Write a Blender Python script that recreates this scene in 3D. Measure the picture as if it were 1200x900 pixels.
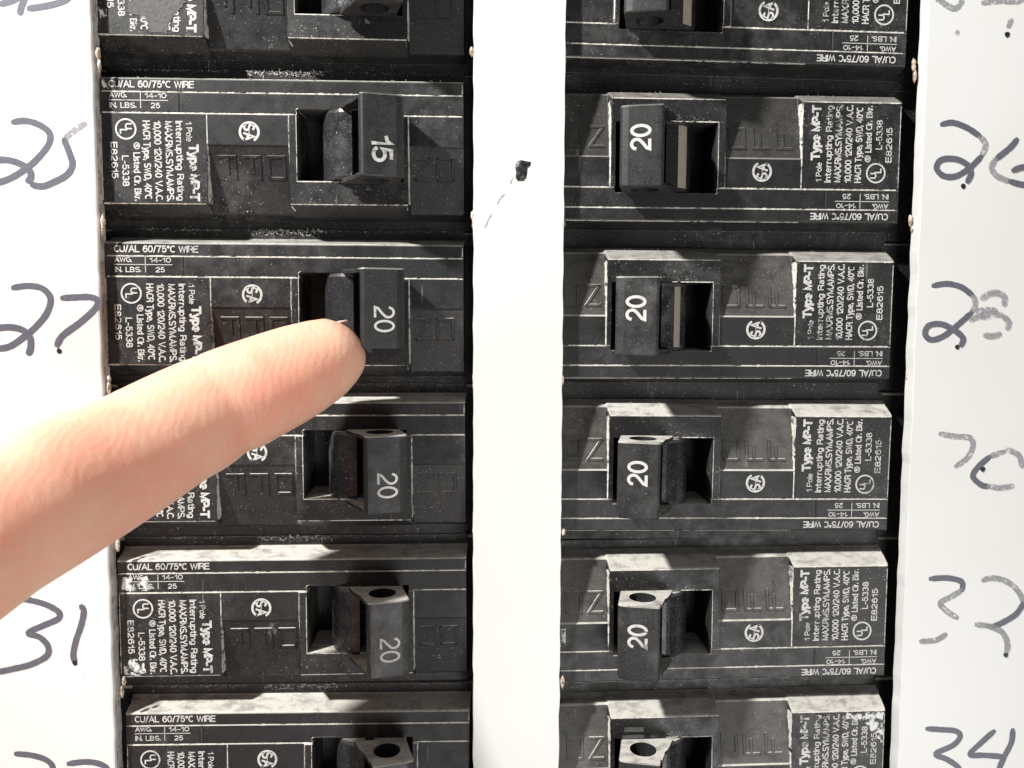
import bpy, bmesh, math, random
from mathutils import Vector, Matrix
from mathutils.geometry import tessellate_polygon
R = math.radians
random.seed(7)
S = 0.001                                   # everything below is written in millimetres
scene = bpy.context.scene
for o in list(bpy.data.objects): bpy.data.objects.remove(o)

# ------------------------------------------------------------ camera
F_PX, CAM = 1016.17, Vector((-7.264, -139.621, -0.451))
PITCH, YAW, ROLL = R(-4.52949), R(-3.03729), R(-0.24493)
M3 = Matrix.Rotation(YAW, 3, 'Z') @ Matrix.Rotation(PITCH, 3, 'X') @ Matrix.Rotation(ROLL, 3, 'Y')
cam_d = bpy.data.cameras.new('camera'); cam = bpy.data.objects.new('camera', cam_d)
scene.collection.objects.link(cam); scene.camera = cam
cam_d.sensor_width = 36; cam_d.lens = F_PX * 36 / 1200; cam_d.clip_start = 0.002; cam_d.clip_end = 20
B3 = M3 @ Matrix(((1, 0, 0), (0, 0, -1), (0, 1, 0)))
cam.matrix_world = Matrix.Translation(CAM * S) @ B3.to_4x4()
cam_d.dof.use_dof = True; cam_d.dof.focus_distance = 0.137; cam_d.dof.aperture_fstop = 45

# ------------------------------------------------------------ light
w = bpy.data.worlds.new('World'); scene.world = w; w.use_nodes = True
w.node_tree.nodes['Background'].inputs[0].default_value = (0.97, 0.985, 1.0, 1)
w.node_tree.nodes['Background'].inputs[1].default_value = 0.125
def lamp(name, loc, target, power, size, col):
    l = bpy.data.lights.new(name, 'AREA'); l.shape = 'DISK'; l.size = size * S; l.energy = power; l.color = col
    o = bpy.data.objects.new(name, l); scene.collection.objects.link(o)
    o.location = Vector(loc) * S
    o.rotation_euler = (Vector(target) - Vector(loc)).to_track_quat('-Z', 'Y').to_euler()
    return o
key = lamp('work_lamp', (-262, -188, 262), (0, 0, 0), 3.85, 24, (1.0, 0.99, 0.965))
fill = lamp('added_fill', (160, -420, -260), (0, 0, 0), 1.45, 260, (1.0, 0.98, 0.96))  # soft unseen lamp, added to lift the shaded underside of the finger
scene.view_settings.view_transform = 'Standard'; scene.view_settings.look = 'None'
scene.view_settings.exposure = -0.2; scene.view_settings.gamma = 1
scene.render.resolution_x = 1024; scene.render.resolution_y = 768
scene.cycles.max_bounces = 6; scene.cycles.diffuse_bounces = 3; scene.cycles.use_denoising = True

# ------------------------------------------------------------ helpers
def px(x, y, wd):
    """photo pixel -> point (X, Z) in mm on the plane wd mm in front of the breaker faces"""
    d = M3 @ Vector(((x - 600) / F_PX, 1, -(y - 450) / F_PX)); t = (-wd - CAM.y) / d.y
    return Vector((CAM.x + t * d.x, -wd, CAM.z + t * d.z))
def mesh_obj(name, verts, faces, mat, parent=None, smooth=False, mats=None):
    me = bpy.data.meshes.new(name); me.from_pydata([tuple(c * S for c in v) for v in verts], [], faces); me.update()
    for m in (mats or [mat]): me.materials.append(m)
    if smooth: me.polygons.foreach_set('use_smooth', [True] * len(me.polygons))
    o = bpy.data.objects.new(name, me); scene.collection.objects.link(o)
    if parent: o.parent = parent
    return o
def empty(name, loc=(0, 0, 0), label=None, cat=None, group=None):
    o = bpy.data.objects.new(name, None); scene.collection.objects.link(o); o.location = Vector(loc) * S
    o.empty_display_size = .01
    if label: o['label'] = label
    if cat: o['category'] = cat
    if group: o['group'] = group
    return o

# ------------------------------------------------------------ materials
class NT:
    def __init__(s, name):
        s.m = bpy.data.materials.new(name); s.m.use_nodes = True; s.t = s.m.node_tree
        s.b = s.t.nodes['Principled BSDF']; s.geo = s.t.nodes.new('ShaderNodeNewGeometry'); s.tc = s.t.nodes.new('ShaderNodeTexCoord')
    def link(s, a, b): s.t.links.new(a, b)
    def noise(s, scale, detail=4, rough=.55, vec=None, stretch=None, dist=0):
        n = s.t.nodes.new('ShaderNodeTexNoise'); n.inputs['Scale'].default_value = scale
        n.inputs['Detail'].default_value = detail; n.inputs['Roughness'].default_value = rough; n.inputs['Distortion'].default_value = dist
        v = vec or s.geo.outputs['Position']
        if stretch:
            mp = s.t.nodes.new('ShaderNodeMapping'); mp.inputs['Scale'].default_value = stretch[:3]
            if len(stretch) > 3: mp.inputs['Rotation'].default_value = stretch[3]
            s.link(v, mp.inputs[0]); v = mp.outputs[0]
        s.link(v, n.inputs['Vector']); return n.outputs['Fac']
    def ramp(s, f, lo, hi, a=0., b=1.):
        r = s.t.nodes.new('ShaderNodeMapRange'); r.inputs[1].default_value = lo; r.inputs[2].default_value = hi
        r.inputs[3].default_value = a; r.inputs[4].default_value = b; r.interpolation_type = 'SMOOTHSTEP'
        s.link(f, r.inputs[0]); return r.outputs[0]
    def math(s, op, a, b=None):
        n = s.t.nodes.new('ShaderNodeMath'); n.operation = op
        for i, q in enumerate((a, b)):
            if q is None: continue
            if isinstance(q, (int, float)): n.inputs[i].default_value = q
            else: s.link(q, n.inputs[i])
        return n.outputs[0]
    def mix(s, f, a, b):
        n = s.t.nodes.new('ShaderNodeMix'); n.data_type = 'RGBA'
        if isinstance(f, (int, float)): n.inputs[0].default_value = f
        else: s.link(f, n.inputs[0])
        for i, q in ((6, a), (7, b)):
            if isinstance(q, tuple): n.inputs[i].default_value = (*q, 1)
            else: s.link(q, n.inputs[i])
        return n.outputs[2]
    def bump(s, h, strength, dist):
        n = s.t.nodes.new('ShaderNodeBump'); n.inputs['Strength'].default_value = strength; n.inputs['Distance'].default_value = dist * S
        s.link(h, n.inputs['Height']); s.link(n.outputs[0], s.b.inputs['Normal'])
    def nz(s):
        sp = s.t.nodes.new('ShaderNodeSeparateXYZ'); s.link(s.geo.outputs['Normal'], sp.inputs[0]); return sp.outputs['Z']
    def put(s, k, v):
        if isinstance(v, tuple): s.b.inputs[k].default_value = (*v, 1)
        elif isinstance(v, (int, float)): s.b.inputs[k].default_value = v
        else: s.link(v, s.b.inputs[k])

def plastic(name, base, rough, dust_amt=1.0, speck=.70, film=.12):
    """black moulded plastic; real dust lies on whatever faces up, a thin film and flecks elsewhere"""
    n = NT(name)
    fine = n.noise(3600, 3, .6); mid = n.noise(420, 5, .6); big = n.noise(60, 3, .5); grain = n.noise(5200, 2, .6)
    up = n.ramp(n.nz(), .10, .60)
    d = n.math('MULTIPLY', up, n.ramp(mid, .22, .5, .55, 1.)); d = n.math('MULTIPLY', d, dust_amt)
    sep = n.t.nodes.new('ShaderNodeSeparateXYZ'); n.link(n.geo.outputs['Position'], sep.inputs[0])
    d = n.math('MULTIPLY', d, n.ramp(sep.outputs['Z'], -.015, .030, 1., .38))        # less has settled on the upper breakers
    d = n.math('MULTIPLY', d, n.ramp(n.noise(650, 3, .6, stretch=(.6, 1, 1)), .30, .55, .62, 1.))
    dustc = n.mix(fine, (.50, .47, .42), (.80, .77, .71))
    flim = n.math('MULTIPLY', n.ramp(big, .42, .72), n.ramp(mid, .35, .75, 0., film))
    sp = n.math('MULTIPLY', n.ramp(fine, speck, speck + .03), n.ramp(big, .40, .6, .25, .9))
    scr = n.ramp(n.noise(900, 2, .5, stretch=(1, 1, .06, (0, .6, 0))), .72, .76, 0, .16)
    c = n.mix(flim, n.mix(n.ramp(grain, .35, .7), tuple(b * .55 for b in base), tuple(b * 1.7 for b in base)), (.41, .405, .385))
    c = n.mix(n.math('MAXIMUM', sp, scr), c, (.62, .59, .54))
    c = n.mix(d, c, dustc)
    n.put('Base Color', c)
    n.put('Roughness', n.math('MAXIMUM', n.ramp(mid, .3, .7, rough - .08, rough + .12), n.math('MULTIPLY', d, .95)))
    n.put('Specular IOR Level', .5)
    h = n.math('ADD', n.math('MULTIPLY', grain, .55), n.math('MULTIPLY', mid, .5))
    n.bump(h, .8, .07)
    return n.m
M_case = plastic('black_case_plastic', (.0155, .0155, .016), .48, speck=.665, film=.13)
M_plate = plastic('label_area_plastic', (.019, .019, .020), .38, speck=.74, film=.06)
M_toggle = plastic('toggle_plastic', (.022, .022, .0225), .48, speck=.69, film=.14)
M_drum = plastic('polished_drum_plastic', (.024, .024, .027), .24, speck=.66, film=.2)
M_back = plastic('dark_bus_tray', (.01, .01, .01), .6)

def mk_print(name, col, lo, hi):
    n = NT(name); a = n.noise(1100, 5, .7); f = n.math('MAXIMUM', n.ramp(a, lo, hi), n.math('MULTIPLY', n.ramp(n.noise(110, 3), .5, .68), n.ramp(a, .44, .6, .15, .95)))
    n.put('Base Color', n.mix(f, col, (.03, .03, .03))); n.put('Roughness', .6); return n.m
M_print = mk_print('white_pad_print', (.64, .63, .60), .60, .70)
def mk_cover():
    n = NT('white_enamel'); big = n.noise(18, 3); fine = n.noise(900, 4)
    c = n.mix(n.ramp(big, .3, .75), (.81, .81, .795), (.765, .755, .72))
    sp = n.ramp(n.noise(260, 3, .6), .755, .775); c = n.mix(n.math('MULTIPLY', sp, .35), c, (.45, .42, .36))
    n.put('Base Color', c); n.put('Roughness', .38); n.bump(n.math('ADD', fine, n.noise(160, 2)), .10, .06); return n.m
M_cover = mk_cover()
def mk_edge():
    n = NT('cut_edge_enamel'); f = n.ramp(n.noise(700, 5, .7), .45, .62)
    c = n.mix(f, (.72, .71, .66), (.42, .37, .30)); n.put('Base Color', c); n.put('Roughness', .6); n.bump(n.noise(900, 4), .4, .1); return n.m
M_edge = mk_edge()
def mk_rust():
    n = NT('torn_steel'); f = n.ramp(n.noise(1300, 5, .7), .40, .60)
    c = n.mix(f, (.70, .66, .58), (.42, .27, .18)); c = n.mix(n.ramp(n.noise(2100, 3), .6, .66), c, (.06, .04, .03))
    n.put('Base Color', c); n.put('Roughness', .55); n.put('Metallic', .15); n.bump(n.noise(1500, 4), .6, .2); return n.m
M_rust = mk_rust()
def mk_masked(name, cols, nscale, lo, hi, rough=.85, stretch=None):
    """a thin deposit with gaps: transparent where the noise says nothing stuck"""
    n = NT(name); n.put('Base Color', n.mix(n.noise(1500, 4, .7), cols[0], cols[1])); n.put('Roughness', rough)
    tr = n.t.nodes.new('ShaderNodeBsdfTransparent'); mx = n.t.nodes.new('ShaderNodeMixShader')
    n.link(n.ramp(n.noise(nscale, 5, .65, stretch=stretch), lo, hi), mx.inputs[0])
    n.link(tr.outputs[0], mx.inputs[1]); n.link(n.b.outputs[0], mx.inputs[2])
    n.link(mx.outputs[0], n.t.nodes['Material Output'].inputs[0]); return n.m
M_dustline = mk_masked('dust_in_edge', ((.50, .47, .41), (.90, .87, .80)), 520, .33, .50)
M_ink = mk_masked('marker_ink', ((.07, .07, .095), (.18, .18, .215)), 900, .22, .36, .45)
M_ink_worn = mk_masked('worn_marker_ink', ((.16, .16, .185), (.45, .44, .45)), 1500, .28, .64, .6)
M_ink_dot = mk_masked('marker_dot', ((.01, .01, .012), (.03, .03, .035)), 400, .0, .1, .4)
M_fluff = mk_masked('grey_fluff', ((.55, .52, .47), (.85, .82, .76)), 400, .0, .1, .95)
M_scuff = mk_masked('white_scuff', ((.60, .60, .58), (.88, .88, .86)), 620, .46, .56, .7)
def mk_chip():
    n = NT('bared_dark_metal'); n.put('Base Color', n.mix(n.ramp(n.noise(1400, 4), .5, .6), (.012, .012, .014), (.07, .06, .05)))
    n.put('Roughness', .4); n.bump(n.noise(900, 4), .8, .3); return n.m
M_chip = mk_chip()
def mk_torn():
    n = NT('torn_paper_residue'); n.put('Base Color', n.mix(n.noise(1200, 5), (.06, .06, .058), (.17, .168, .16)))
    n.put('Roughness', .8); n.bump(n.noise(1500, 5), .8, .2); return n.m
M_torn = mk_torn()
def mk_skin():
    n = NT('skin')
    blot = n.noise(85, 3, .5); c = n.mix(n.ramp(blot, .35, .65), (.92, .56, .40), (.91, .47, .33))
    c = n.mix(n.ramp(n.noise(420, 3), .5, .8, 0, .35), c, (.92, .66, .50))
    n.put('Base Color', c); n.put('Roughness', .5)
    n.put('Subsurface Weight', .8); n.b.inputs['Subsurface Radius'].default_value = (1.0, .30, .14); n.put('Subsurface Scale', .006)
    ridges = n.t.nodes.new('ShaderNodeTexWave'); ridges.inputs['Scale'].default_value = 300; ridges.inputs['Distortion'].default_value = 7; ridges.inputs['Detail'].default_value = 2
    n.link(n.geo.outputs['Position'], ridges.inputs['Vector'])
    h = n.math('ADD', n.noise(1500, 4, .65), n.math('MULTIPLY', ridges.outputs['Fac'], .30))
    n.bump(n.math('ADD', h, n.math('MULTIPLY', n.noise(3400, 2, .6), .5)), .75, .085); return n.m
M_skin = mk_skin()
def mk_nail():
    n = NT('fingernail'); n.put('Base Color', (.82, .62, .53)); n.put('Roughness', .3); return n.m
M_nail = mk_nail()

# ------------------------------------------------------------ writing
def A_(cx, cy, rx, ry, a0, a1):
    n = max(3, int(abs(a1 - a0) / 20)); return [(cx + rx * math.cos(R(a0 + (a1 - a0) * i / n)), cy + ry * math.sin(R(a0 + (a1 - a0) * i / n))) for i in range(n + 1)]
def small_s(k=1.): return [[(x * k * 1.1, y * k) for x, y in A_(.3, .745, .26, .255, 20, 270) + A_(.3, .245, .29, .245, 88, -160)]]
BOWL = A_(.25, .35, .25, .35, 0, 360)
GLYPHS = {                                  # centre lines of a plain grotesque alphabet, capitals one unit tall
 'A': [[(0, 0), (.36, 1), (.72, 0)], [(.13, .33), (.59, .33)]], 'B': [[(0, .52), (.34, .52)] + A_(.34, .26, .25, .26, 88, -90) + [(0, 0), (0, 1), (.32, 1)] + A_(.32, .76, .22, .24, 88, -90)],
 'C': [A_(.36, .5, .36, .5, 48, 312)], 'D': [[(0, 0), (0, 1), (.26, 1)] + A_(.26, .5, .38, .5, 88, -88) + [(0, 0)]], 'E': [[(.56, 1), (0, 1), (0, 0), (.57, 0)], [(0, .53), (.52, .53)]],
 'G': [A_(.37, .5, .37, .5, 48, 325) + [(.72, .18), (.72, .48), (.42, .48)]], 'H': [[(0, 0), (0, 1)], [(.62, 0), (.62, 1)], [(0, .53), (.62, .53)]], 'I': [[(0, 0), (0, 1)]],
 'L': [[(0, 1), (0, 0), (.5, 0)]], 'M': [[(0, 0), (0, 1), (.36, .08), (.72, 1), (.72, 0)]], 'N': [[(0, 0), (0, 1), (.62, 0), (.62, 1)]],
 'P': [[(0, 0), (0, 1), (.34, 1)] + A_(.34, .73, .25, .27, 88, -90) + [(0, .46)]], 'R': [[(0, 0), (0, 1), (.36, 1)] + A_(.36, .75, .24, .25, 88, -90) + [(0, .5)], [(.34, .5), (.56, .34), (.6, 0)]],
 'S': small_s(), 'T': [[(0, 1), (.64, 1)], [(.32, 1), (.32, 0)]], 'U': [[(0, 1), (0, .3)] + A_(.31, .3, .31, .3, 180, 360) + [(.62, 1)]], 'V': [[(0, 1), (.34, 0), (.68, 1)]],
 'W': [[(0, 1), (.24, 0), (.48, .95), (.72, 0), (.96, 1)]], 'X': [[(0, 0), (.64, 1)], [(0, 1), (.64, 0)]], 'Y': [[(0, 1), (.34, .42), (.68, 1)], [(.34, .42), (.34, 0)]],
 '0': [A_(.28, .5, .28, .5, 0, 360)], '1': [[(.02, .73), (.2, .80), (.27, 1), (.27, 0)]], '2': [A_(.28, .71, .27, .29, 175, -30) + [(.36, .40), (.06, .16), (0, 0), (.56, 0)]],
 '3': [A_(.27, .755, .24, .245, 160, -90), A_(.27, .26, .28, .26, 90, -165)], '4': [[(.43, 0), (.43, 1), (0, .3), (.58, .3)]], '5': [[(.5, 1), (.11, 1), (.04, .5)] + A_(.27, .325, .28, .325, 130, -160)],
 '6': [A_(.29, .315, .27, .315, 0, 360), A_(.31, .5, .29, .5, 40, 180) + [(.02, .32)]], '7': [[(0, 1), (.54, 1), (.31, .55), (.19, 0)]], '8': [A_(.28, .755, .23, .245, 0, 360), A_(.28, .26, .28, .26, 0, 360)],
 'a': [A_(.25, .49, .2, .2, 155, 0) + [(.45, .08), (.5, 0)], A_(.22, .19, .21, .19, 0, 360)], 'd': [BOWL, [(.5, 0), (.5, 1)]], 'e': [[(.02, .37), (.51, .37)] + A_(.26, .35, .25, .35, 10, 315)],
 'g': [BOWL, [(.5, .7), (.5, -.05)] + A_(.27, -.05, .23, .22, 0, -150)], 'i': [[(0, 0), (0, .7)], [(0, .87), (0, 1)]], 'k': [[(0, 0), (0, 1)], [(.42, .7), (0, .28)], [(.15, .42), (.46, 0)]],
 'l': [[(0, 0), (0, 1)]], 'n': [[(0, 0), (0, .7)], [(0, .42)] + A_(.22, .45, .22, .25, 170, 0) + [(.44, 0)]], 'o': [A_(.26, .35, .26, .35, 0, 360)], 'p': [BOWL, [(0, .7), (0, -.28)]],
 'r': [[(0, 0), (0, .7)], A_(.24, .42, .24, .27, 175, 80)], 's': [[(x * .72, y * .7) for x, y in small_s()[0]]], 't': [[(.14, .92), (.14, .12), (.2, .02), (.32, 0)], [(0, .7), (.32, .7)]],
 'u': [[(0, .7), (0, .25)] + A_(.22, .25, .22, .25, 180, 350), [(.44, .7), (.44, 0)]], 'y': [[(0, .7), (.24, .02)], [(.48, .7), (.22, -.18), (.14, -.27), (.04, -.28)]],
 '.': [[(0, 0), (0, .14)]], ',': [[(.03, .14), (.03, 0), (0, -.14)]], '-': [[(0, .38), (.26, .38)]], '/': [[(0, -.02), (.3, 1.02)]], '°': [A_(.14, .84, .14, .15, 0, 360)],
 '®': [A_(.5, .5, .5, .5, 0, 360), [(.36, .25), (.36, .75), (.54, .75)] + A_(.54, .63, .1, .12, 88, -90) + [(.36, .51)], [(.52, .5), (.66, .25)]]}
def outline(text):
    """centre lines of the words, and how wide they run"""
    out, x = [], 0.
    for ch in text:
        if ch == ' ': x += .44; continue
        g = GLYPHS[ch]; wd = max(p[0] for st in g for p in st)
        out += [[(x + a, b) for a, b in st] for st in g]; x += wd + (.19 if ch not in '.,' else .24)
    return out, x - .19
class Ink:
    def __init__(s): s.v = []; s.f = []
    def add(s, vs, fs):
        k = len(s.v); s.v += vs; s.f += [tuple(i + k for i in f) for f in fs]
    def text(s, t, a, b, mid, cap, down=True, bold=.0, h=lambda u, v: .05):
        """text fitted between a and b along its reading direction, caps `cap` mm tall, centred on `mid`"""
        sts, W = outline(t); t_ = .15 + bold; k_ = 1 - t_
        sgn = 1 if b > a else -1; L_ = abs(b - a); wd = cap * t_
        for si, st in enumerate(sts):
            P = []
            for x, y in st:
                q = a + sgn * (wd / 2 + (L_ - wd) * x / W); yy = ((y * k_ + t_ / 2) - .5) * cap
                p = Vector((mid + yy, q)) if down else Vector((q, mid + yy))
                if not P or (p - P[-1]).length > 1e-4: P.append(p)
            closed = (P[0] - P[-1]).length < 1e-3 and len(P) > 4
            if closed: P.pop()
            n = len(P); out = []
            for i, p in enumerate(P):
                d0 = (p - P[i - 1]).normalized() if (i or closed) else None
                d1 = (P[(i + 1) % n] - p).normalized() if (i < n - 1 or closed) else None
                if d0 is None: d0 = d1; p = p - d1 * (0 if n > 4 else wd * .5)
                if d1 is None: d1 = d0; p = p + d0 * (0 if n > 4 else wd * .5)
                m = Vector((-d0.y - d1.y, d0.x + d1.x))
                if m.length < .3: m = Vector((-d0.y, d0.x)); c = 1
                else: m.normalize(); c = max(.5, abs(m.dot(Vector((-d0.y, d0.x)))))
                for sg in (-1, 1):
                    r = p + m * (sg * wd / 2 / c); out.append((r.x, -(h(r.x, r.y) + .004 * (si % 5)), r.y))
            fs = [(2 * i, 2 * i + 1, 2 * i + 3, 2 * i + 2) for i in range(n - 1)]
            if closed: fs.append((2 * n - 2, 2 * n - 1, 1, 0))
            s.add(out, fs)
    def bar(s, u0, v0, u1, v1, wd, h=lambda u, v: .05):
        d = Vector((u1 - u0, v1 - v0)).normalized(); n = Vector((-d.y, d.x)) * wd / 2
        p = [(u0 + n.x, v0 + n.y), (u0 - n.x, v0 - n.y), (u1 - n.x, v1 - n.y), (u1 + n.x, v1 + n.y)]
        s.add([(a, -h(a, b), b) for a, b in p], [(0, 1, 2, 3)])
    def ring(s, cu, cv, r0, r1, a0=0, a1=360, n=40, h=lambda u, v: .05):
        vs = []; fs = []
        for i in range(n + 1):
            a = R(a0 + (a1 - a0) * i / n)
            for r in (r0, r1): u, v = cu + r * math.cos(a), cv + r * math.sin(a); vs.append((u, -h(u, v), v))
        for i in range(n): fs.append((2 * i, 2 * i + 1, 2 * i + 3, 2 * i + 2))
        s.add(vs, fs)
    def build(s, name, parent, mat=None): return mesh_obj(name, s.v, s.f, mat or M_print, parent)

# ------------------------------------------------------------ the breaker's moulded shape: height w(u, v) in mm
def lin(x, pts):
    if x <= pts[0][0]: return pts[0][1]
    for (a, p), (b, q) in zip(pts, pts[1:]):
        if x <= b: return p + (q - p) * (x - a) / (b - a)
    return pts[-1][1]
BASE = [(-12.1, -8), (-12.0, -5.3), (-11.6, -5.1), (12.7, -4.9), (13.1, -5.2), (13.2, -8)]
STRIP = [(5.3, 0), (10.4, 0), (10.58, -.08), (10.72, -.35), (11.28, -3.6), (11.45, -4.4), (11.7, -4.85)]
LABEL = [(-10.7, -5.1), (-10.45, -4.3), (-10.25, -3.2), (-8.85, -.42), (-8.62, -.10), (-8.42, .04), (5.2, .04), (5.3, 0)]
HOUSE = [(-10.7, -5.1), (-10.4, -4.2), (-10.2, -2.9), (-8.82, .0), (-8.62, .32), (-8.4, .42), (5.2, .42), (5.32, 0)]
MIDZ = [(-10.6, -5.1), (-10.2, -4.2), (-9.85, -2.75), (-9.6, -2.45), (.40, -.22), (.62, .0), (5.2, .0), (5.3, 0)]
def bl(a, b, t): return a + (b - a) * max(0, min(1, t))
SLOT = (-.29, 16.15, -4.9, 6.15)
def height(u, v):
    base = lin(v, BASE)
    if v >= 5.3: top = lin(v, STRIP)
    else:
        L_, Hh, Mz = lin(v, LABEL), lin(v, HOUSE), lin(v, MIDZ)
        if u < -8: top = bl(L_, Mz, (u + 14.26) / .2)
        elif u < 8: top = bl(Mz, Hh, (u + 1.75) / .25)
        else: top = bl(Hh, Mz, (u - 16.85) / .3)
    for g, d in ((8.53, .16), (5.33, .14)):
        if abs(v - g) < .12 and u > -31: top -= d * (1 - abs(v - g) / .12)
    if 5.33 < v < 8.5 and abs(u + 18.2) < .09: top -= .09
    end = min(lin(u, [(-31.3, -9), (-31.0, -4.6), (-30.45, -.3), (-30.25, .5)]), lin(u, [(25.45, .5), (25.6, -.2), (25.85, -5), (26, -9)]))
    hgt = max(base, min(top, end))
    u0, u1, v0, v1 = SLOT
    if u0 < u < u1 and v0 < v < v1:
        k = min(u - u0, u1 - u, v - v0, v1 - v) / .1
        hgt = bl(hgt, -9.5, k)
    return hgt
def skin_w(off): return lambda u, v: height(u, v) + off
def lines(lo, hi, marks, step):
    s = {lo, hi}
    for m in marks:
        for d in (-.14, -.06, 0, .06, .14):
            if lo < m + d < hi: s.add(round(m + d, 3))
    s = sorted(s); out = [s[0]]
    for a in s[1:]:
        if a - out[-1] < .025: continue
        n = max(1, math.ceil((a - out[-1]) / step)); b = out[-1]
        out += [b + (a - b) * i / n for i in range(1, n + 1)]
    return out
UB = [-31.3, -31, -30.45, -30.25, -18.29, -18.11, -14.26, -14.06, -1.75, -1.5, -.29, -.19, 16.05, 16.15, 16.85, 17.15, 25.45, 25.6, 25.85, 26]
VB = sorted({round(a, 3) for P in (BASE, STRIP, LABEL, HOUSE, MIDZ) for a, _ in P} | {8.41, 8.65, 5.21, 5.45, -4.9, -4.8, 6.05, 6.15})
def case_mesh(umin, umax, u_from, u_to, mat, name, parent):
    us = [u for u in lines(umin, umax, UB, 1.1)]; vs_ = lines(-12.2, 13.25, VB, .9)
    us = [u for u in us if u_from - 1e-6 <= u <= u_to + 1e-6]
    V = [(u, -height(u, v), v) for u in us for v in vs_]; n = len(vs_); Fc = []
    for i in range(len(us) - 1):
        for j in range(n - 1):
            a = i * n + j; Fc.append((a, a + n, a + n + 1, a + 1))
    rim = [j for j in range(n)] + [i * n + n - 1 for i in range(1, len(us))] + [(len(us) - 1) * n + j for j in range(n - 2, -1, -1)] + [i * n for i in range(len(us) - 2, 0, -1)]
    k = len(V); V += [(V[r][0], 18.0, V[r][2]) for r in rim]; m = len(rim)
    for q in range(m): Fc.append((rim[q], rim[(q + 1) % m], k + (q + 1) % m, k + q))
    Fc.append(tuple(range(k, k + m)))
    o = mesh_obj(name, V, Fc, mat, parent, smooth=True)
    me = o.data; fl = [p.use_smooth for p in me.polygons]
    for q in range(m + 1): fl[-1 - q] = False
    me.polygons.foreach_set('use_smooth', fl)
    return o
def ribbon(path, wd, off, jit=.35, step=.35):
    """an uneven line of dust following the moulding"""
    V, Fc = [], []; pts = []
    for (a, b), (c, d) in zip(path, path[1:]):
        L_ = math.hypot(c - a, d - b); n = max(1, int(L_ / step))
        for i in range(n): pts.append((a + (c - a) * i / n, b + (d - b) * i / n, (c - a) / L_, (d - b) / L_))
    pts.append((*path[-1], pts[-1][2], pts[-1][3]))
    for (x, y, dx, dy) in pts:
        k = wd * (1 + random.uniform(-jit, jit) + (random.random() > .93) * random.uniform(0, 1.0)) / 2
        for s in (-1, 1): u, v = x - dy * k * s, y + dx * k * s; V.append((u, -(height(u, v) + off), v))
    for i in range(len(pts) - 1): Fc.append((2 * i, 2 * i + 1, 2 * i + 3, 2 * i + 2))
    return V, Fc

def prism(poly, v0, v1, hole=None, cham=.22):
    V, Fc = [], []
    cx = sum(p[0] for p in poly) / len(poly); cy = sum(p[1] for p in poly) / len(poly)
    def inset(q, k): return [(x + (cx - x) * k, y + (cy - y) * k) for x, y in q]
    n = len(poly); rings = [(inset(poly, .035), v0), (poly, v0 + cham), (poly, v1 - cham), (inset(poly, .035), v1)]
    for q, v in rings: V += [(x, -y, v) for x, y in q]
    for r in range(3):
        for i in range(n): a, b = r * n + i, r * n + (i + 1) % n; Fc.append((a, b, b + n, a + n))
    if hole:
        cu, cw, ru, rw = hole; hn = 28
        hp = [(cu + ru * math.cos(2 * math.pi * i / hn), cw + rw * math.sin(2 * math.pi * i / hn)) for i in range(hn)]
        k = len(V); V += [(x, -y, v0) for x, y in hp] + [(x, -y, v1) for x, y in hp]
        for i in range(hn): Fc.append((k + i, k + (i + 1) % hn, k + hn + (i + 1) % hn, k + hn + i))
        for ri, kk in ((0, k), (3, k + hn)):
            ids = [ri * n + i for i in range(n)] + [kk + i for i in range(hn)]
            T = tessellate_polygon([[Vector((x, y, 0)) for x, y in rings[ri][0]], [Vector((x, y, 0)) for x, y in hp]])
            Fc += [tuple(ids[i] for i in t) for t in T]
    else: Fc += [tuple(range(n)), tuple(3 * n + i for i in range(n))]
    return V, Fc
def fix_normals(o):
    bm = bmesh.new(); bm.from_mesh(o.data); bmesh.ops.recalc_face_normals(bm, faces=bm.faces); bm.to_mesh(o.data); bm.free()

def arc(cx, cy, r, a0, a1, n): return [(cx + r * math.cos(R(a0 + (a1 - a0) * i / n)), cy + r * math.sin(R(a0 + (a1 - a0) * i / n))) for i in range(n + 1)]
HEAD = [(15.25, 1.5), (15.9, 4.2), (16.55, 6.9), (16.75, 7.6), (16.72, 8.1), (16.5, 8.42), (16.15, 8.62), (15.7, 8.85), (11.5, 9.95), (11.0, 10.04), (10.7, 9.95), (10.45, 9.6), (10.2, 8.6), (9.95, 6.2), (9.85, 3.5), (9.8, 1.5)]
FIN = [(9.95, 1.5), (10.3, 8.4), (9.9, 8.4), (9.3, 7.0), (9.0, 6.1), (8.35, 5.35), (7.6, 3.9), (6.75, 2.0), (6.9, 1.45)]
DRUM = [(8.5, -3.0)] + arc(8.9, -3.7, 5.75, 95, 232, 20) + [(15.0, -8.2), (15.1, 1.7), (9.95, 1.7), (9.9, -3.0)]
def face_w(u): return lin(u, [(11.5, 9.95), (15.7, 8.85)]) + .05

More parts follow.
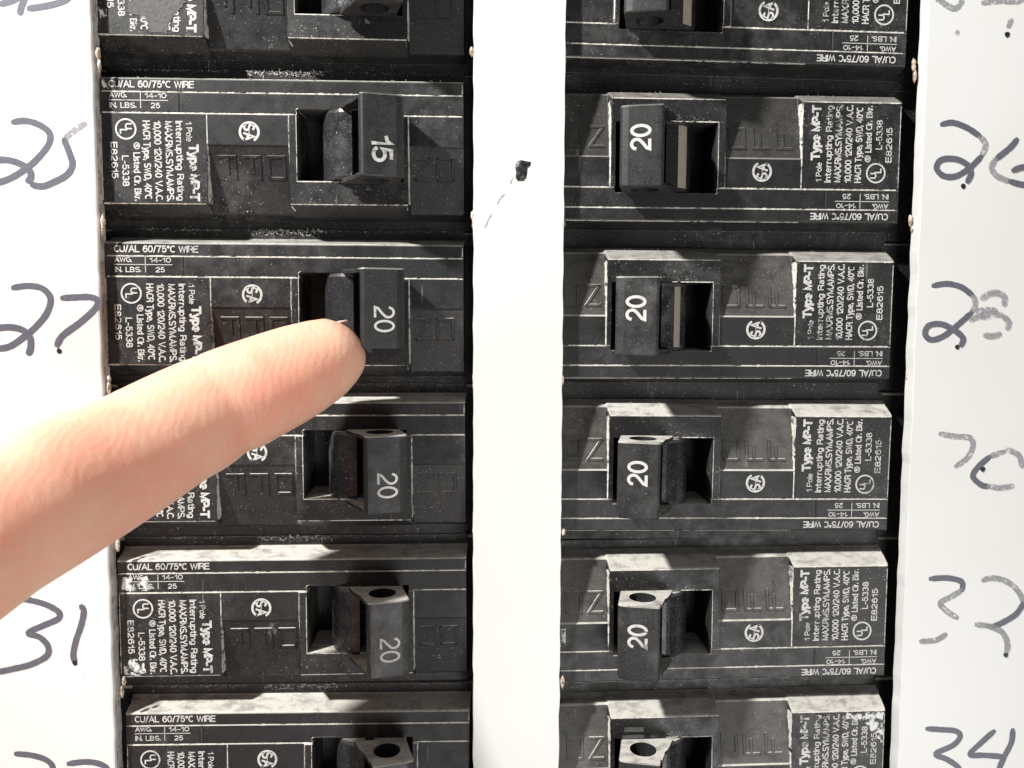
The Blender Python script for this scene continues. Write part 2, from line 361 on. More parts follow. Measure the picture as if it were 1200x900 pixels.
def make_breaker():
    root = empty('circuit_breaker')
    case = case_mesh(-37, 31.0, -37, 31.0, M_case, 'case', root)
    # raised stacked letters OFF and ON moulded in the sloping faces
    def moulded(name, strokes):
        V, Fc = [], []
        for (u0, v0, u1, v1) in strokes:
            d = Vector((u1 - u0, v1 - v0)).normalized(); n = Vector((-d.y, d.x)); k = len(V)
            e = d * .16; p0, p1 = Vector((u0, v0)) - e, Vector((u1, v1)) + e
            for (hw, z) in ((.34, -.12), (.19, .13)):
                for q, s in ((p0, 1), (p0, -1), (p1, -1), (p1, 1)):
                    r = q + n * hw * s; V.append((r.x, -(height(r.x, r.y) + z), r.y))
            Fc += [(k + 4, k + 5, k + 6, k + 7)] + [(k + i, k + (i + 1) % 4, k + 4 + (i + 1) % 4, k + 4 + i) for i in range(4)]
        return mesh_obj(name, V, Fc, M_case, root)
    T, B_ = -1.15, -4.35
    def F_(c): return [(c - 1.25, T, c + 1.25, T), (c + 1.25, T, c + 1.25, B_), (c + .1, T - .2, c + .1, B_ + .9)]
    def O_(c): return [(c - 1.2, T, c + 1.2, T), (c + 1.2, T, c + 1.2, B_), (c + 1.2, B_, c - 1.2, B_), (c - 1.2, B_, c - 1.2, T)]
    for c in (-11.4, -7.6): moulded('moulded_letter', F_(c))
    moulded('moulded_letter', O_(-3.75)); moulded('moulded_letter', O_(22.7))
    moulded('moulded_letter', [(17.95, T, 20.15, T), (20.15, T, 17.95, B_), (17.95, B_, 20.15, B_)])
    # print on the label area
    h = skin_w(.045)
    k = Ink()
    k.text('1 Pole', 4.15, 1.05, -16.95, .95, h=h, bold=.0); k.text('Type MP-T', .75, -8.0, -16.3, 1.55, bold=.09, h=h)
    k.text('Interrupting Rating', 4.25, -7.95, -18.45, 1.08, bold=.015, h=h)
    k.text('MAX.RMS.SYM.AMPS.', 4.2, -8.1, -20.05, 1.15, bold=.015, h=h)
    k.text('10,000 120/240 V.A.C.', 4.25, -8.1, -21.75, 1.12, bold=.015, h=h)
    k.text('HACR Type, SWD, 40°C', 4.25, -7.75, -23.4, 1.12, bold=.015, h=h)
    k.text('®', .95, -.15, -24.95, 1.0, h=h); k.text('Listed Cir. Bkr.', -.6, -8.05, -25.0, 1.05, bold=.015, h=h)
    k.text('L-5338', -1.1, -5.8, -26.75, 1.05, bold=.015, h=h); k.text('E82615', .95, -4.6, -28.4, 1.02, bold=.015, h=h)
    k.build('label_print', root)
    k = Ink(); k.ring(-26.4, 2.75, 1.36, 1.62, h=h)
    k.text('U', 3.65, 2.7, -25.95, 1.15, bold=.04, h=h); k.text('L', 2.75, 2.0, -26.75, 1.15, bold=.04, h=h); k.build('listing_mark', root)
    k = Ink(); k.ring(-7.7, 2.6, 1.24, 1.62, -62, 242, h=h)
    k.text('S', 3.95, 2.72, -7.7, 1.85, bold=.03, h=h); k.text('A', 2.55, 1.25, -7.7, 1.85, bold=.03, h=h)
    k.bar(-7.7, 3.7, -7.7, 1.4, .10, h=skin_w(.07)); k.build('certification_mark', root)
    k = Ink(); k.text('CU/AL 60/75°C WIRE', -28.9, -15.95, 9.62, 1.10, down=False, bold=.015, h=h)
    k.text('AWG.', -28.85, -26.15, 7.93, .80, down=False, bold=.015, h=h); k.text('14-10', -23.5, -20.2, 7.90, .80, down=False, bold=.015, h=h)
    k.text('IN. LBS.', -28.85, -24.75, 6.40, .84, down=False, bold=.015, h=h); k.text('25', -22.6, -21.2, 6.40, .84, down=False, bold=.015, h=h)
    k.bar(-28.95, 7.18, -20.0, 7.18, .11, h); k.bar(-24.15, 8.32, -24.15, 5.95, .11, h); k.build('wire_size_print', root)
    # dust settled in the mould lines and on the edges
    V, Fc = [], []
    for path, wd in (([(-29.9, 8.53), (25.4, 8.53)], .17), ([(-29.9, 5.33), (-.5, 5.33), (-.35, 6.2), (7, 6.22)], .20), ([(16.3, 5.33), (25.4, 5.33)], .18),
                     ([(-14.16, 5.2), (-14.16, -8.4)], .17), ([(-30.2, -8.52), (-14.2, -8.52)], .15), ([(-1.55, 5.2), (-1.6, -8.5), (-1.0, -9.4)], .20),
                     ([(-1.4, -8.52), (16.8, -8.52)], .15), ([(16.98, 5.2), (17.0, -8.0), (16.7, -9.2)], .17), ([(-.42, -5.0), (7.5, -5.0)], .15), ([(-.40, 5.8), (-.40, -4.9)], .08),
                     ([(-14.0, 10.62), (25.2, 10.62)], .12), ([(25.42, 10.2), (25.42, 8.5)], .12), ([(-30.2, 5.0), (-30.25, -8)], .09)):
        a, b = ribbon(path, wd, .03); q = len(V); V += a; Fc += [tuple(i + q for i in f) for f in b]
    o = mesh_obj('dust_line', V, Fc, M_dustline, root); o['kind'] = 'stuff'
    # the toggle
    V, Fc = prism(HEAD, -5.45, 6.5, (12.35, 5.1, 2.15, 2.35)); 
    for v0, v1 in ((-5.42, -4.85), (5.88, 6.47)):
        a_, b_ = prism(FIN, v0, v1, None, .08); q = len(V); V += a_; Fc += [tuple(i + q for i in f) for f in b_]
    tg = mesh_obj('toggle', V, Fc, M_toggle, root); fix_normals(tg)
    V, Fc = prism(DRUM, -4.75, 6.0, None, .5); dr = mesh_obj('drum', V, Fc, M_drum, root, smooth=False); fix_normals(dr)
    return root

ROT = {}
OFFS = {(0,1):(-.28,-.16,-.06),(0,2):(-.27,-.15,.18),(0,3):(-.3,.01,-.08),(0,4):(-.01,.28,.07),(0,5):(.19,.13,-.03),(0,6):(.67,-.11,-.6),
        (1,1):(0,-.21,-.55),(1,2):(-.39,-.01,.03),(1,3):(-.71,.03,-.11),(1,4):(-.09,.11,-.4),(1,5):(.34,-.03,.25),(1,6):(.85,.11,.31)}
POS = ['topmost, cut off by the photo edge', 'second from the top', 'third from the top', 'fourth from the top', 'fifth from the top', 'bottom one']
LABELS = {(0,1):'black breaker topmost in the left column with torn patch on its label', (0,2):'black breaker with toggle marked 15, left column under the topmost',
 (0,3):'black breaker marked 20 whose toggle the fingertip pushes', (0,4):'black breaker marked 20 half hidden just below the finger in left column',
 (0,5):'black breaker marked 20 in left column with white scraped corner beside handwritten 31', (0,6):'dusty black breaker at the bottom of the left column, toggle cut off',
 (1,1):'black breaker topmost in the right column, toggle seen from below', (1,2):'black breaker marked 20 beside handwritten 26, right column second from top',
 (1,3):'black breaker marked 20 beside smudged handwritten 28 in right column', (1,4):'black breaker marked 20 beside faded handwritten 30 in right column',
 (1,5):'black breaker marked 20 beside handwritten 32, dusty white toggle top', (1,6):'black breaker beside handwritten 34 at the bottom of right column'}
proto = make_breaker()
def amp_print(txt, vc, uc, bold):
    k = Ink(); k.text(txt, vc + 1.95, vc - 1.95, uc, 3.05, bold=bold, h=lambda u, v: face_w(u)); return k
AMP = {}
for key_, (t, vc, uc, b) in {'15': ('15', -1.5, 13.75, .02), '20L': ('20', -1.1, 13.9, -.035), '20R': ('20', -.65, 13.95, .0)}.items():
    k = amp_print(t, vc, uc, b); me = bpy.data.meshes.new('rating_number'); me.from_pydata([tuple(c * S for c in v) for v in k.v], [], k.f); me.materials.append(M_print); AMP[key_] = me
GROUP = 'circuit breakers in the two columns'
BRK = {}
for c in (0, 1):
    for r in range(1, 7):
        du, dv, a = OFFS[(c, r)]
        if (c, r) == (0, 1): root = proto
        else:
            root = proto.copy(); scene.collection.objects.link(root)
            for ch in proto_parts:
                d = ch.copy(); scene.collection.objects.link(d); d.parent = root
        if (c, r) == (0, 1): proto_parts = [o for o in scene.objects if o.parent is proto]
        root.location = Vector(((-33 if c == 0 else 33) + du, 0, -(r - 3) * 25.4 + dv)) * S
        root.rotation_euler = (0, -R(a) + (math.pi if c else 0), 0)
        root['label'] = LABELS[(c, r)]; root['category'] = 'circuit breaker'; root['group'] = GROUP
        BRK[(c, r)] = root
        for ch in [o for o in scene.objects if o.parent is root and o.name.split('.')[0] in ('label_print', 'listing_mark', 'wire_size_print')]: ch.location = Vector((random.uniform(-.18, .18), 0, random.uniform(-.12, .1))) * S
for (c, r), root in BRK.items():
    tg = [o for o in scene.objects if o.parent is root and o.name.startswith('toggle')][0]
    n = bpy.data.objects.new('rating_number', AMP['15' if (c, r) == (0, 2) else ('20L' if c == 0 else '20R')]); scene.collection.objects.link(n); n.parent = tg

# ------------------------------------------------------------ tray behind the breakers
def box(x0, x1, y0, y1, z0, z1):
    return [(x, y, z) for x in (x0, x1) for y in (y0, y1) for z in (z0, z1)], [(0, 1, 3, 2), (4, 6, 7, 5), (0, 4, 5, 1), (2, 3, 7, 6), (0, 2, 6, 4), (1, 5, 7, 3)]
V, Fc = box(-78, 82, 18.2, 19.5, -100, 76)
tray = mesh_obj('panel_interior', V, Fc, M_back); tray['kind'] = 'structure'

# ------------------------------------------------------------ cover plate
CW = 2.0                                       # front of the cover, mm in front of the breaker faces
cover = empty('panel_cover', (0, -CW, 0), 'white painted steel panel cover with two openings and handwritten numbers', 'panel cover')
def rel(v): return (v[0], v[1] + CW, v[2])
def opening(x0, x1, z0, z1):
    pts = []; rr = random.Random(int(x0 * 10))
    def side(x, za, zb):
        n = 90
        for i in range(n): z = za + (zb - za) * i / n; pts.append((x + rr.gauss(0, .03) + .05 * math.sin(z * .8 + x), z))
    side(x0, z1, z0); side(x1, z0, z1); return pts
XL0, XL1 = px(111.5, 250, CW).x, px(555, 450, CW).x
XR0, XR1 = px(658.8, 450, CW).x, px(1061.5, 450, -.6).x
outer = [(-190, -210), (210, -210), (210, 200), (-190, 200)]
holes = [opening(XL0, XL1, -90.5, 65.5), opening(XR0, XR1, -90.5, 65.5)]
loops = [outer] + holes
V, Fc, mi = [], [], []
flat = [p for l in loops for p in l]; N = len(flat)
T = tessellate_polygon([[Vector((x, z, 0)) for x, z in l] for l in loops])
V = [(x, 0, z) for x, z in flat] + [(x, 2.7, z) for x, z in flat]
# a soft rolled edge round each opening
def shrink(l, d):
    out = []
    for i, (x, z) in enumerate(l):
        a, b = l[i - 1], l[(i + 1) % len(l)]; t = Vector((b[0] - a[0], b[1] - a[1])).normalized(); out.append((x + t.y * d, z - t.x * d))
    return out
k0 = 4; ringidx = []
for hl in holes:
    n = len(hl); cxm = sum(p[0] for p in hl) / n
    base = k0; k0 += n
    hx = [(x, z, *((.22, .38) if x < -50 else (.04, .06) if x < cxm else (-.04, -.06))) for x, z in hl]
    r1 = len(V); V += [(x + e1, .10, z) for x, z, e1, e2 in hx]
    r2 = len(V); V += [(x + e2, .42, z) for x, z, e1, e2 in hx]
    r3 = len(V); V += [(x + e2, 2.7, z) for x, z, e1, e2 in hx]
    for i in range(n):
        j = (i + 1) % n
        Fc.append((base + i, base + j, r1 + j, r1 + i)); mi.append(0)
        Fc.append((r1 + i, r1 + j, r2 + j, r2 + i)); mi.append(0)
        Fc.append((r2 + i, r2 + j, r3 + j, r3 + i)); mi.append(1 if hl[i][0] < cxm else 0)
        Fc.append((r3 + i, r3 + j, N + base + j, N + base + i)); mi.append(1)
for i in range(4): Fc.append((i, (i + 1) % 4, N + (i + 1) % 4, N + i)); mi.append(0)
for t in T: Fc.append(tuple(t)); mi.append(0); Fc.append(tuple(N + i for i in reversed(t))); mi.append(1)
cp = mesh_obj('cover_plate', V, Fc, None, cover, mats=[M_cover, M_edge]); cp.data.polygons.foreach_set('material_index', mi); fix_normals(cp)

# broken twist-out tabs left along the openings
def lump(c, rx, ry, rz, seed):
    rr = random.Random(seed); bm = bmesh.new(); bmesh.ops.create_icosphere(bm, subdivisions=2, radius=1)
    V = [(c[0] + v.co.x * rx * rr.uniform(.65, 1.25), c[1] + v.co.y * ry * rr.uniform(.7, 1.2), c[2] + v.co.z * rz * rr.uniform(.75, 1.2)) for v in bm.verts]
    Fc = [tuple(v.index for v in f.verts) for f in bm.faces]; bm.free(); return V, Fc
tabs = [(113, 62, 1), (114.5, 76, 1), (118.5, 258, 1), (119, 268, 1), (126, 444, 1), (125.5, 455, 1), (136, 640, 1), (133, 626, 1), (141, 812, 1), (143.5, 800, 1),
        (553.5, 60, -1), (555, 252, -1), (556, 262, -1), (556.5, 442, -1), (557, 452, -1), (557.5, 622, -1), (557, 603, -1), (558, 806, -1),
        (661, 60, 1), (660, 72, 1), (659, 262, 1), (658.5, 445, 1), (659.5, 624, 1), (658.5, 800, 1),
        (1073, 75, -1), (1074, 88, -1), (1071.5, 268, -1), (1069, 258, -1), (1065, 442, -1), (1067, 452, -1), (1062, 535, -1), (1060.5, 625, -1), (1058, 635, -1), (1053.5, 765, -1), (1055, 800, -1)]
for i, (x, y, s) in enumerate(tabs):
    dp = CW + .3 if x > 1000 else .35; p = px(x, y, CW - dp + .35 if x > 1000 else CW); rr = random.Random(i)
    V, Fc = lump((p.x + s * .12, dp, p.z), .34 * rr.uniform(.7, 1.2), .36, .75 * rr.uniform(.7, 1.5), i)
    mesh_obj('broken_tab', V, Fc, M_rust, cover)

# paint chip on the centre strip
chip = [(285, 430), (290, 412), (295, 400), (318, 392), (345, 398), (372, 403), (370, 420), (352, 435), (350, 465), (345, 490), (330, 508), (300, 508), (288, 490), (290, 460)]
P = [rel(px(540 + a / 4.5, 100 + b / 4.5, CW)) for a, b in chip]; cx_ = sum(p[0] for p in P) / len(P); cz_ = sum(p[2] for p in P) / len(P)
n = len(P); V = [(p[0], -.0 + .05, p[2]) for p in P] + [(cx_ + (p[0] - cx_) * .88, -.10, cz_ + (p[2] - cz_) * .9) for p in P] + [(cx_, -.16, cz_)]
Fc = [(i, (i + 1) % n, n + (i + 1) % n, n + i) for i in range(n)] + [(n + i, n + (i + 1) % n, 2 * n) for i in range(n)]
o = mesh_obj('paint_chip', V, Fc, M_chip, cover, smooth=True); fix_normals(o)

# handwriting in felt pen: thin dried ink on the enamel
def cat(pts, n=7):
    P = [pts[0]] + list(pts) + [pts[-1]]; out = []
    for i in range(1, len(P) - 2):
        p0, p1, p2, p3 = [Vector(q) for q in P[i - 1:i + 3]]
        for j in range(n):
            t = j / n; out.append(.5 * ((2 * p1) + (p2 - p0) * t + (2 * p0 - 5 * p1 + 4 * p2 - p3) * t * t + (3 * p1 - p0 - 3 * p2 + p3) * t ** 3))
    out.append(Vector(P[-1])); return out
def strokes(paths, ox, oy, name, mats, label, wd=.98, sc=3.0):
    V, Fc, mi = [], [], []
    for si, (pts, worn) in enumerate(paths):
        if len(pts) == 1:
            p = px(ox + pts[0][0] / sc, oy + pts[0][1] / sc, CW); k = len(V)
            V += [(p.x + .42 * math.cos(j * .7) * random.uniform(.8, 1.15), -.05 - .012 * si, p.z + .46 * math.sin(j * .7) * random.uniform(.8, 1.15)) for j in range(9)]; Fc.append(tuple(range(k, k + 9))); mi.append(worn); continue
        c = [Vector((px(ox + a / sc, oy + b / sc, CW).x, px(ox + a / sc, oy + b / sc, CW).z)) for a, b in pts]
        c = cat(c) if len(c) > 1 else [c[0] - Vector((.2, .1)), c[0] + Vector((.2, .1))]
        k = len(V); L_ = len(c); y0 = -.03 - .012 * si
        # round caps by tapering the first and last samples
        for i, q in enumerate(c):
            t = (c[min(i + 1, L_ - 1)] - c[max(i - 1, 0)]).normalized(); e = min(i, L_ - 1 - i)
            hw = wd / 2 * ((.55, .85, 1)[min(e, 2)]) * random.uniform(.94, 1.05); nn = Vector((-t.y, t.x)) * hw
            if i == 0: q = q - t * .25
            if i == L_ - 1: q = q + t * .25
            y = y0 - .0006 * i; V += [(q.x + nn.x, y, q.y + nn.y), (q.x - nn.x, y, q.y - nn.y)]
        for i in range(L_ - 1): Fc.append((k + 2 * i, k + 2 * i + 1, k + 2 * i + 3, k + 2 * i + 2)); mi.append(worn)
    o = mesh_obj(name, V, Fc, None, cover, mats=[M_ink, M_ink_worn, M_ink_dot]); o.data.polygons.foreach_set('material_index', mi)
    o['label'] = label; return o
HN = 'handwritten_number'
strokes([([(0, 15), (30, 8), (50, 0), (70, -12)], 0), ([(92, -30), (85, 0), (75, 25), (70, 48)], 0), ([(100, 30), (140, 25), (190, 15), (230, 0), (250, -20)], 0)], 0, 0, HN, None, 'handwritten 23 cut off at the top left corner')
strokes([([(45, 430), (90, 425), (140, 440), (175, 470), (170, 510), (130, 560), (95, 590), (50, 620), (0, 640), (-40, 640), (-60, 610), (-40, 575), (0, 562), (40, 565), (80, 580), (105, 600), (108, 625), (97, 638)], 0),
         ([(300, 435), (260, 460), (225, 490)], 1), ([(225, 490), (245, 540), (255, 580), (235, 615), (190, 640), (150, 655), (112, 650)], 0)], 0, 0, HN, None, 'handwritten 25 in blue black marker')
strokes([([(45, 112), (100, 105), (150, 115), (178, 150), (165, 200), (130, 245), (90, 280), (40, 315), (0, 325), (-40, 325), (-60, 290), (-40, 262), (0, 252), (40, 250), (80, 260), (105, 285), (108, 320), (100, 343)], 0),
         ([(218, 148), (270, 145), (320, 145), (345, 160), (330, 190), (280, 235), (220, 280), (200, 315)], 0), ([(208, 334)], 2)], 0, 300, HN, None, 'handwritten 27 in blue black marker')
strokes([([(60, 305), (105, 310), (160, 325), (205, 350), (205, 375), (150, 400), (100, 425), (140, 440), (168, 470), (165, 505), (110, 535), (50, 550), (0, 560), (-30, 560)], 0),
         ([(285, 330), (295, 350), (285, 400), (268, 450), (258, 500), (264, 528)], 0), ([(264, 530)], 2)], 0, 600, HN, None, 'handwritten 31 in blue black marker')
strokes([([(55, 850), (110, 855), (160, 870), (185, 895), (175, 930), (120, 950)], 0), ([(240, 885), (300, 878), (350, 885), (378, 905), (370, 940)], 0)], 0, 600, HN, None, 'handwritten 33 cut off at the bottom left')
strokes([([(170, -8), (190, 5), (210, 20), (240, 30), (265, 0)], 1), ([(335, 10), (380, 5), (400, 3), (455, 5), (480, -10)], 1), ([(435, 70), (425, 95)], 1), ([(243, 115)], 1), ([(420, 122)], 2)], 1040, 0, HN, None, 'smeared handwritten 24 at the top right')
strokes([([(190, 438), (230, 432), (280, 450), (325, 480)], 0), ([(325, 480), (345, 510), (330, 550)], 1), ([(330, 550), (290, 590), (240, 620), (195, 618), (172, 590), (190, 562), (240, 560), (280, 580), (293, 610), (280, 640)], 0), ([(266, 655)], 2),
         ([(455, 490), (430, 520), (380, 560)], 0), ([(380, 560), (365, 590), (385, 620), (430, 638)], 1), ([(430, 638), (480, 650), (540, 640)], 0), ([(440, 600), (480, 588), (530, 600)], 0)], 1040, 0, HN, None, 'handwritten 26 partly rubbed away')
strokes([([(160, 105), (210, 98), (260, 110), (300, 140)], 0), ([(300, 140), (310, 170), (295, 200)], 1), ([(295, 200), (250, 240), (200, 280), (155, 295), (132, 275), (145, 245), (190, 240), (240, 265), (265, 290), (258, 315)], 0), ([(245, 320)], 2),
         ([(315, 195), (345, 190), (380, 192)], 1), ([(290, 225), (315, 215), (335, 205)], 1), ([(340, 278), (365, 282), (395, 275)], 1), ([(405, 212), (425, 232), (420, 255)], 1), ([(330, 150), (355, 135), (385, 130), (410, 145), (408, 172)], 1), ([(330, 215), (370, 205), (400, 205)], 1)], 1040, 300, HN, None, 'handwritten 2 of a smudged 28')
strokes([([(185, 625), (240, 635), (290, 640), (300, 670), (280, 710), (240, 740)], 1), ([(360, 705), (320, 740), (300, 775), (330, 805), (355, 810)], 0), ([(410, 688), (360, 705)], 1), ([(355, 810), (400, 815), (440, 808)], 1), ([(420, 680), (460, 700), (472, 740)], 1), ([(334, 749)], 2)], 1040, 300, HN, None, 'faded handwritten 30')
strokes([([(150, 235), (210, 232), (260, 245), (262, 275)], 0), ([(262, 275), (220, 300), (185, 320), (210, 350), (245, 372)], 1), ([(205, 430), (170, 450), (115, 455)], 1),
         ([(335, 240), (370, 232), (420, 245), (460, 280), (478, 320)], 1), ([(478, 320), (450, 360), (400, 390), (370, 402)], 0), ([(370, 402), (310, 395)], 1), ([(350, 400), (400, 420), (420, 460), (417, 495)], 1), ([(415, 502)], 2)], 1040, 600, HN, None, 'scratched handwritten 32')
strokes([([(138, 762), (190, 765), (240, 770), (255, 790), (230, 820), (170, 850), (210, 870), (250, 900), (240, 930)], 0), ([(375, 770), (330, 810), (290, 852), (340, 855), (410, 860)], 0), ([(440, 765), (435, 810), (410, 860), (390, 905)], 0)], 1040, 600, HN, None, 'handwritten 34 at the bottom right')

o = strokes([([(130, 745), (135, 735), (150, 700), (160, 685)], 1), ([(195, 620), (208, 598), (225, 580)], 1), ([(262, 515), (275, 485)], 1)], 540, 100, 'scratch', None, 'faint scratch on the centre strip', wd=.22, sc=4.5)
# ------------------------------------------------------------ wear on single breakers
def patch(parent_key, name, pts, mat, off=.06, thick=None, label=None):
    """irregular flat piece lying on the moulding, pts in the breaker's own (u, v)"""
    T = tessellate_polygon([[Vector((u, v, 0)) for u, v in pts]])
    o = mesh_obj(name, [(u, -(height(u, v) + off), v) for u, v in pts], [tuple(t) for t in T], mat, BRK[parent_key])
    if label: o['label'] = label
    return o
def rough_poly(pts, k=.12, n=4, seed=1):
    rr = random.Random(seed); out = []
    for i, a in enumerate(pts):
        b = pts[(i + 1) % len(pts)]
        for j in range(n): t = j / n; out.append((a[0] + (b[0] - a[0]) * t + rr.gauss(0, k), a[1] + (b[1] - a[1]) * t + rr.gauss(0, k)))
    return out
patch((0, 1), 'torn_label_patch', rough_poly([(-25.6, -4.2), (-24.2, -2.2), (-21.5, -1.2), (-18.4, -1.4), (-16.6, -3.6), (-18.2, -4.8), (-19.4, -6.9), (-20.0, -8.0), (-22.6, -8.0), (-23.0, -5.9), (-25.3, -5.2)], .13, 4, 3), M_torn, .08, label='rough grey torn patch')
patch((0, 5), 'scraped_patch', rough_poly([(-29.8, 8.2), (-25.9, 8.2), (-24.9, 6.4), (-25.6, 5.7), (-29.6, 5.6)], .12, 4, 5), M_scuff, .07, label='white scraped patch')
patch((0, 5), 'scraped_patch', rough_poly([(-29.9, -6.0), (-28.3, -5.4), (-26.5, -6.3), (-26.3, -8.2), (-29.8, -8.3)], .1, 3, 6), M_scuff, .07, label='white scraped corner')
patch((0, 2), 'scraped_patch', rough_poly([(-29.8, 10.4), (-28.0, 10.3), (-27.6, 9.0), (-28.4, 8.7), (-29.7, 8.9)], .1, 3, 8), M_scuff, .06)
patch((1, 5), 'scraped_patch', rough_poly([(24.2, 1.2), (25.3, 1.2), (25.3, 4.4), (24.3, 4.3)], .1, 3, 9), M_scuff, .08)
patch((1, 6), 'scraped_patch', rough_poly([(11.3, -6.9), (14.6, -6.9), (14.6, -6.1), (11.3, -6.1)], .05, 3, 10), M_torn, .07)
patch((1, 6), 'scraped_patch', rough_poly([(11.2, -5.6), (14.9, -5.6), (14.9, -4.95), (11.2, -4.95)], .05, 3, 11), M_torn, .07)
patch((1, 6), 'scraped_patch', rough_poly([(-29.9, -8.3), (-23.5, -8.2), (-23.4, -7.6), (-27, -6.6), (-29.4, -3.6), (-30, -3)], .15, 4, 12), M_scuff, .06)
patch((0, 1), 'scraped_patch', rough_poly([(-30, -4.6), (-28.8, -4.9), (-28.7, -6.0), (-29.8, -6.6)], .12, 3, 13), M_scuff, .06)

# reflection painted as a tan strip on the drum of the upper right toggles
n = NT('tan_reflection_paint'); n.put('Base Color', n.mix(n.noise(800, 4), (.48, .43, .34), (.36, .32, .25))); n.put('Roughness', .5); M_tan = n.m
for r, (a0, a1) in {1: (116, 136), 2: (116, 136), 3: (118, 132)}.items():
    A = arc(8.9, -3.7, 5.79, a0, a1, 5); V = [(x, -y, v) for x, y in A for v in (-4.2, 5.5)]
    o = mesh_obj('painted_reflection', V, [(2 * i, 2 * i + 2, 2 * i + 3, 2 * i + 1) for i in range(5)], M_tan, BRK[(1, r)]); o['label'] = 'painted tan reflection beside the slot'
# fluff caught in the seams between breakers
def fluff(key_, spans, count, seed):
    rr = random.Random(seed); V, Fc = [], []
    for _ in range(count):
        (u0, u1, v0, v1, base) = rr.choice(spans); u = rr.uniform(u0, u1); v = rr.uniform(v0, v1)
        w0 = height(u, v) + .05; n = rr.randint(2, 4); a = rr.uniform(0, 6.28); p = Vector((u, v, w0)); wd = rr.uniform(.015, .05) * base
        prev = None
        for i in range(n + 1):
            q = (p.x, -p.z, p.y); k = len(V); V += [(q[0] - wd, q[1], q[2]), (q[0] + wd, q[1], q[2] + wd)]
            if i: Fc.append((k - 2, k - 1, k + 1, k))
            a += rr.uniform(-1.2, 1.2); L_ = rr.uniform(.08, .24) * base; p = p + Vector((math.cos(a) * L_, math.sin(a) * L_ * .6, rr.uniform(-.02, .1)))
    if V:
        o = mesh_obj('fluff', V, Fc, M_fluff, BRK[key_]); o['kind'] = 'stuff'
for r in range(2, 7):
    fluff((0, r), [(-9, 1.5, 12.4, 13.2, 1.0), (-9, 3.5, 12.7, 13.2, 1.2), (-29, 25, 10.7, 11.0, .8), (-27, -12, 12.9, 13.2, .7), (-5, 25, 12.9, 13.2, .6)], 330, r)
for r in range(1, 7):
    fluff((1, r), [(8, 15, -10.3, -9.6, .9), (-28, -16, -10.5, -10.0, .8), (-13, 16, 5.1, 5.5, .6), (2, 8, -6, -5, .5)], 120, 20 + r)

# ------------------------------------------------------------ the hand: one pointing finger enters the picture
hand = empty('person', (0, 0, 0), 'pale hand reaching in from the left, index finger pressing a toggle', 'person')
ST = [  # centre pixel, half width in pixels, mm in front of the breaker faces
    (424.0, 406, 4, 7.4), (422.3, 405.5, 14, 7.6), (418, 405.5, 23, 7.8), (410, 407.5, 33, 8.1), (398.5, 411, 41.5, 8.6), (382, 419.5, 48.5, 9.4), (354, 433, 55, 11.2), (330, 444, 58.5, 12.6), (306, 454.5, 61, 14.0),
    (283, 465, 63.5, 15.0), (266, 472, 64.2, 15.9), (257, 476.5, 64.0, 16.4), (248, 481, 66, 17.0), (228, 491.5, 68, 18.8), (202, 504.5, 69.5, 21.2), (157, 531, 74, 25.4), (105, 557.5, 81, 30.2), (47, 586, 88.5, 36)]
path = []
for x, y, hw, wd in ST:
    c = px(x, y, wd); e = px(x + hw * .46, y + hw * .888, wd); path.append((c, (e - c).length, c))
d3 = (path[-1][0] - path[-3][0]).normalized()
c0 = path[-1][0]; r0 = path[-1][1]
for i, (L_, r_) in enumerate(((6, 8.9), (13, 9.2), (21, 9.2), (30, 9.3), (40, 9.9), (50, 11.0), (58, 12.0), (66, 12.0))):
    path.append((c0 + d3 * L_ + Vector((0, 0, -.006 * L_ * L_)), r_, None))
def loft(path, seg=40, flat=.86, shape=None):
    V, Fc = [], []; n = len(path); ups = Vector((0, 0, 1))
    for i, (c, r, _) in enumerate(path):
        t = (path[max(i - 1, 0)][0] - path[min(i + 1, n - 1)][0]); t.normalize()
        a = Vector((t.z, 0, -t.x)); a.normalize(); b = t.cross(a); b.normalize()
        if i < 5:                                   # near the tip keep sections square to the finger
            t = (path[3][0] - path[7][0]).normalized(); a = Vector((t.z, 0, -t.x)).normalized(); b = t.cross(a).normalized()
        for k in range(seg):
            th = 2 * math.pi * k / seg; dv = a * math.cos(th) + b * math.sin(th); f = shape(i, dv) if shape else 1
            V.append(tuple(c + a * (r * math.cos(th) * f) + b * (r * flat * math.sin(th) * f)))
    for i in range(n - 1):
        for k in range(seg): q = i * seg; Fc.append((q + k, q + (k + 1) % seg, q + seg + (k + 1) % seg, q + seg + k))
    Fc.append(tuple(range(seg))); Fc.append(tuple((n - 1) * seg + k for k in range(seg))); return V, Fc
def finger_shape(i, dv):
    f = 1.0
    if i in (10, 11, 12): f -= (.016, .05, .016)[i - 10] * max(0, min(1, .25 - .8 * dv.z - .4 * dv.y))
    return f
V, Fc = loft(path, 48, .88, finger_shape)
parts = [(V, Fc)]
mcp = path[-1][0]
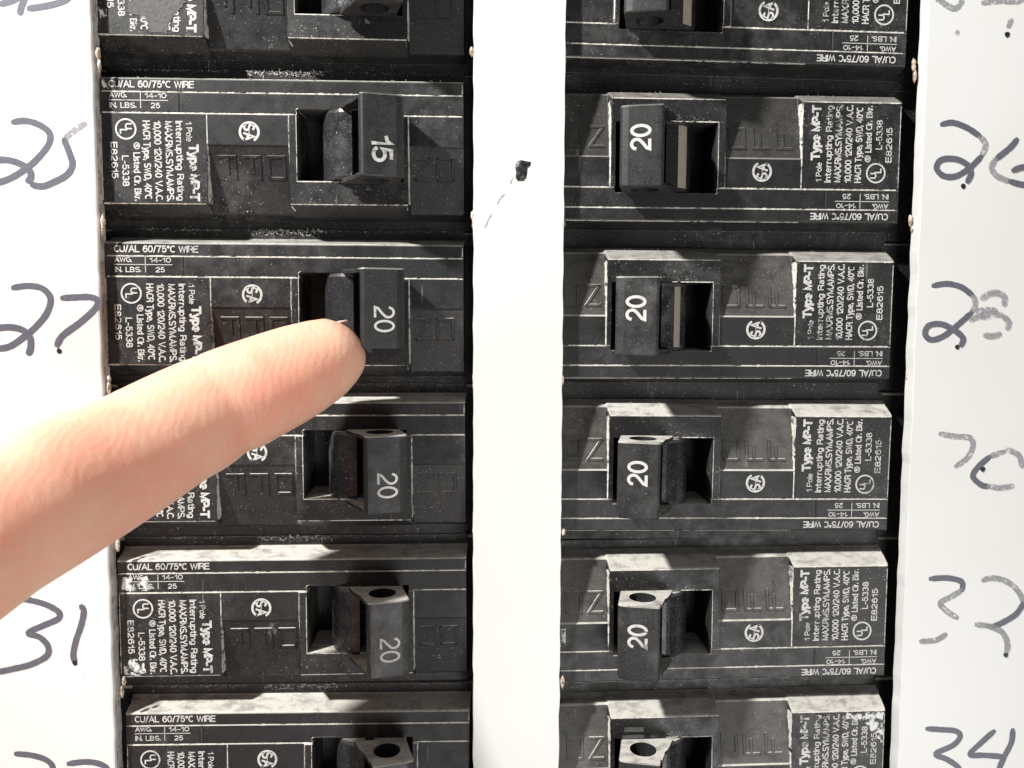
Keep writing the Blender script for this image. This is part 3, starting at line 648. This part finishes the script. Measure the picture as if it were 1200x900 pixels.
# palm, thumb and the three curled fingers (outside the picture)
def tube(pts, seg=20, flat=.9):
    P = []
    pts = [(Vector(p), r) for p, r in pts]
    for (a, r), (b, s) in zip(pts, pts[1:]):
        for j in range(5): t = j / 5; P.append((a.lerp(b, t), r + (s - r) * t, None))
    P.append((pts[-1][0], pts[-1][1], None))
    V, Fc = [], []; n = len(P); ref = Vector((.2, .9, .3)).normalized()
    for i, (c, r, _) in enumerate(P):
        t = (P[min(i + 1, n - 1)][0] - P[max(i - 1, 0)][0]).normalized(); a = t.cross(ref).normalized(); b = t.cross(a).normalized()
        e = min(i, n - 1 - i); rr = r * (.55, .88, 1)[min(e, 2)]
        for k in range(seg): th = 2 * math.pi * k / seg; V.append(tuple(c + a * rr * math.cos(th) + b * rr * flat * math.sin(th)))
    for i in range(n - 1):
        for k in range(seg): q = i * seg; Fc.append((q + k, q + (k + 1) % seg, q + seg + (k + 1) % seg, q + seg + k))
    Fc.append(tuple(range(seg))); Fc.append(tuple((n - 1) * seg + k for k in range(seg))); return V, Fc
side = Vector((-.10, .25, -.96)).normalized()          # index towards little finger
fwd = -d3; palmn = fwd.cross(side).normalized()
if palmn.x < 0: palmn = -palmn
for j in range(3):
    k = mcp + side * (19 * (j + 1)) + fwd * (-2 * j)
    p1 = k + fwd * 30 + palmn * 12; p2 = p1 + palmn * 18 - fwd * 12; p3 = p2 - fwd * 16 - palmn * 6
    parts.append(tube([(k, 10.5), (p1, 9.2), (p2, 8.3), (p3, 7.4)]))
wrist = mcp - fwd * 85 + side * 28
for j in range(4): parts.append(tube([(mcp + side * (18 * j), 12.5), (mcp.lerp(wrist, .5) + side * (16 * j - 12), 15), (wrist + side * (10 * j - 15), 17)]))
th0 = mcp - fwd * 50 + side * 10; parts.append(tube([(th0, 15), (mcp - fwd * 14 + palmn * 24 + side * 4, 12.5), (mcp + fwd * 14 + palmn * 30 + side * 16, 10.5), (mcp + fwd * 26 + palmn * 28 + side * 32, 8.5)]))
parts.append(tube([(wrist, 26), (wrist - fwd * 60 + side * 12, 27), (wrist - fwd * 130 + side * 20, 33)], 28, .8))
V, Fc = [], []
for a, b in parts: q = len(V); V += a; Fc += [tuple(i + q for i in f) for f in b]
body = mesh_obj('body', V, Fc, M_skin, hand, smooth=True); fix_normals(body)
rm = body.modifiers.new('remesh', 'REMESH'); rm.mode = 'VOXEL'; rm.voxel_size = .55 * S; rm.use_smooth_shade = True
sm = body.modifiers.new('smooth', 'SMOOTH'); sm.iterations = 5; sm.factor = .5
# nail, turned away from the viewer on the upper side of the tip
tdir = (path[3][0] - path[8][0]).normalized(); a = Vector((tdir.z, 0, -tdir.x)).normalized()
if a.z < 0: a = -a
b = Vector((0, 1, 0)); nv, nf = [], []
cN = path[4][0].lerp(path[6][0], .35)
for i in range(9):
    s = -1 + i / 4.0; c = cN + tdir * (s * 4.4 + .6)
    rr_ = 5.3 - .28 * (s + 1) ** 1.6
    for k in range(9):
        th = R(-22 - 85 * k / 8); hw = 1 - .12 * max(0, abs(s) - .6)
        rr2 = rr_ * (1.0 if 0 < k < 8 else .97)
        nv.append(tuple(c + a * rr2 * math.cos(th) * hw * 1.0 - b * rr2 * .88 * math.sin(th)))
for i in range(8):
    for k in range(8): q = i * 9 + k; nf.append((q, q + 1, q + 10, q + 9))
nail = mesh_obj('fingernail', nv, nf, M_nail, hand, smooth=True)
so = nail.modifiers.new('thick', 'SOLIDIFY'); so.thickness = .4 * S; so.offset = 0
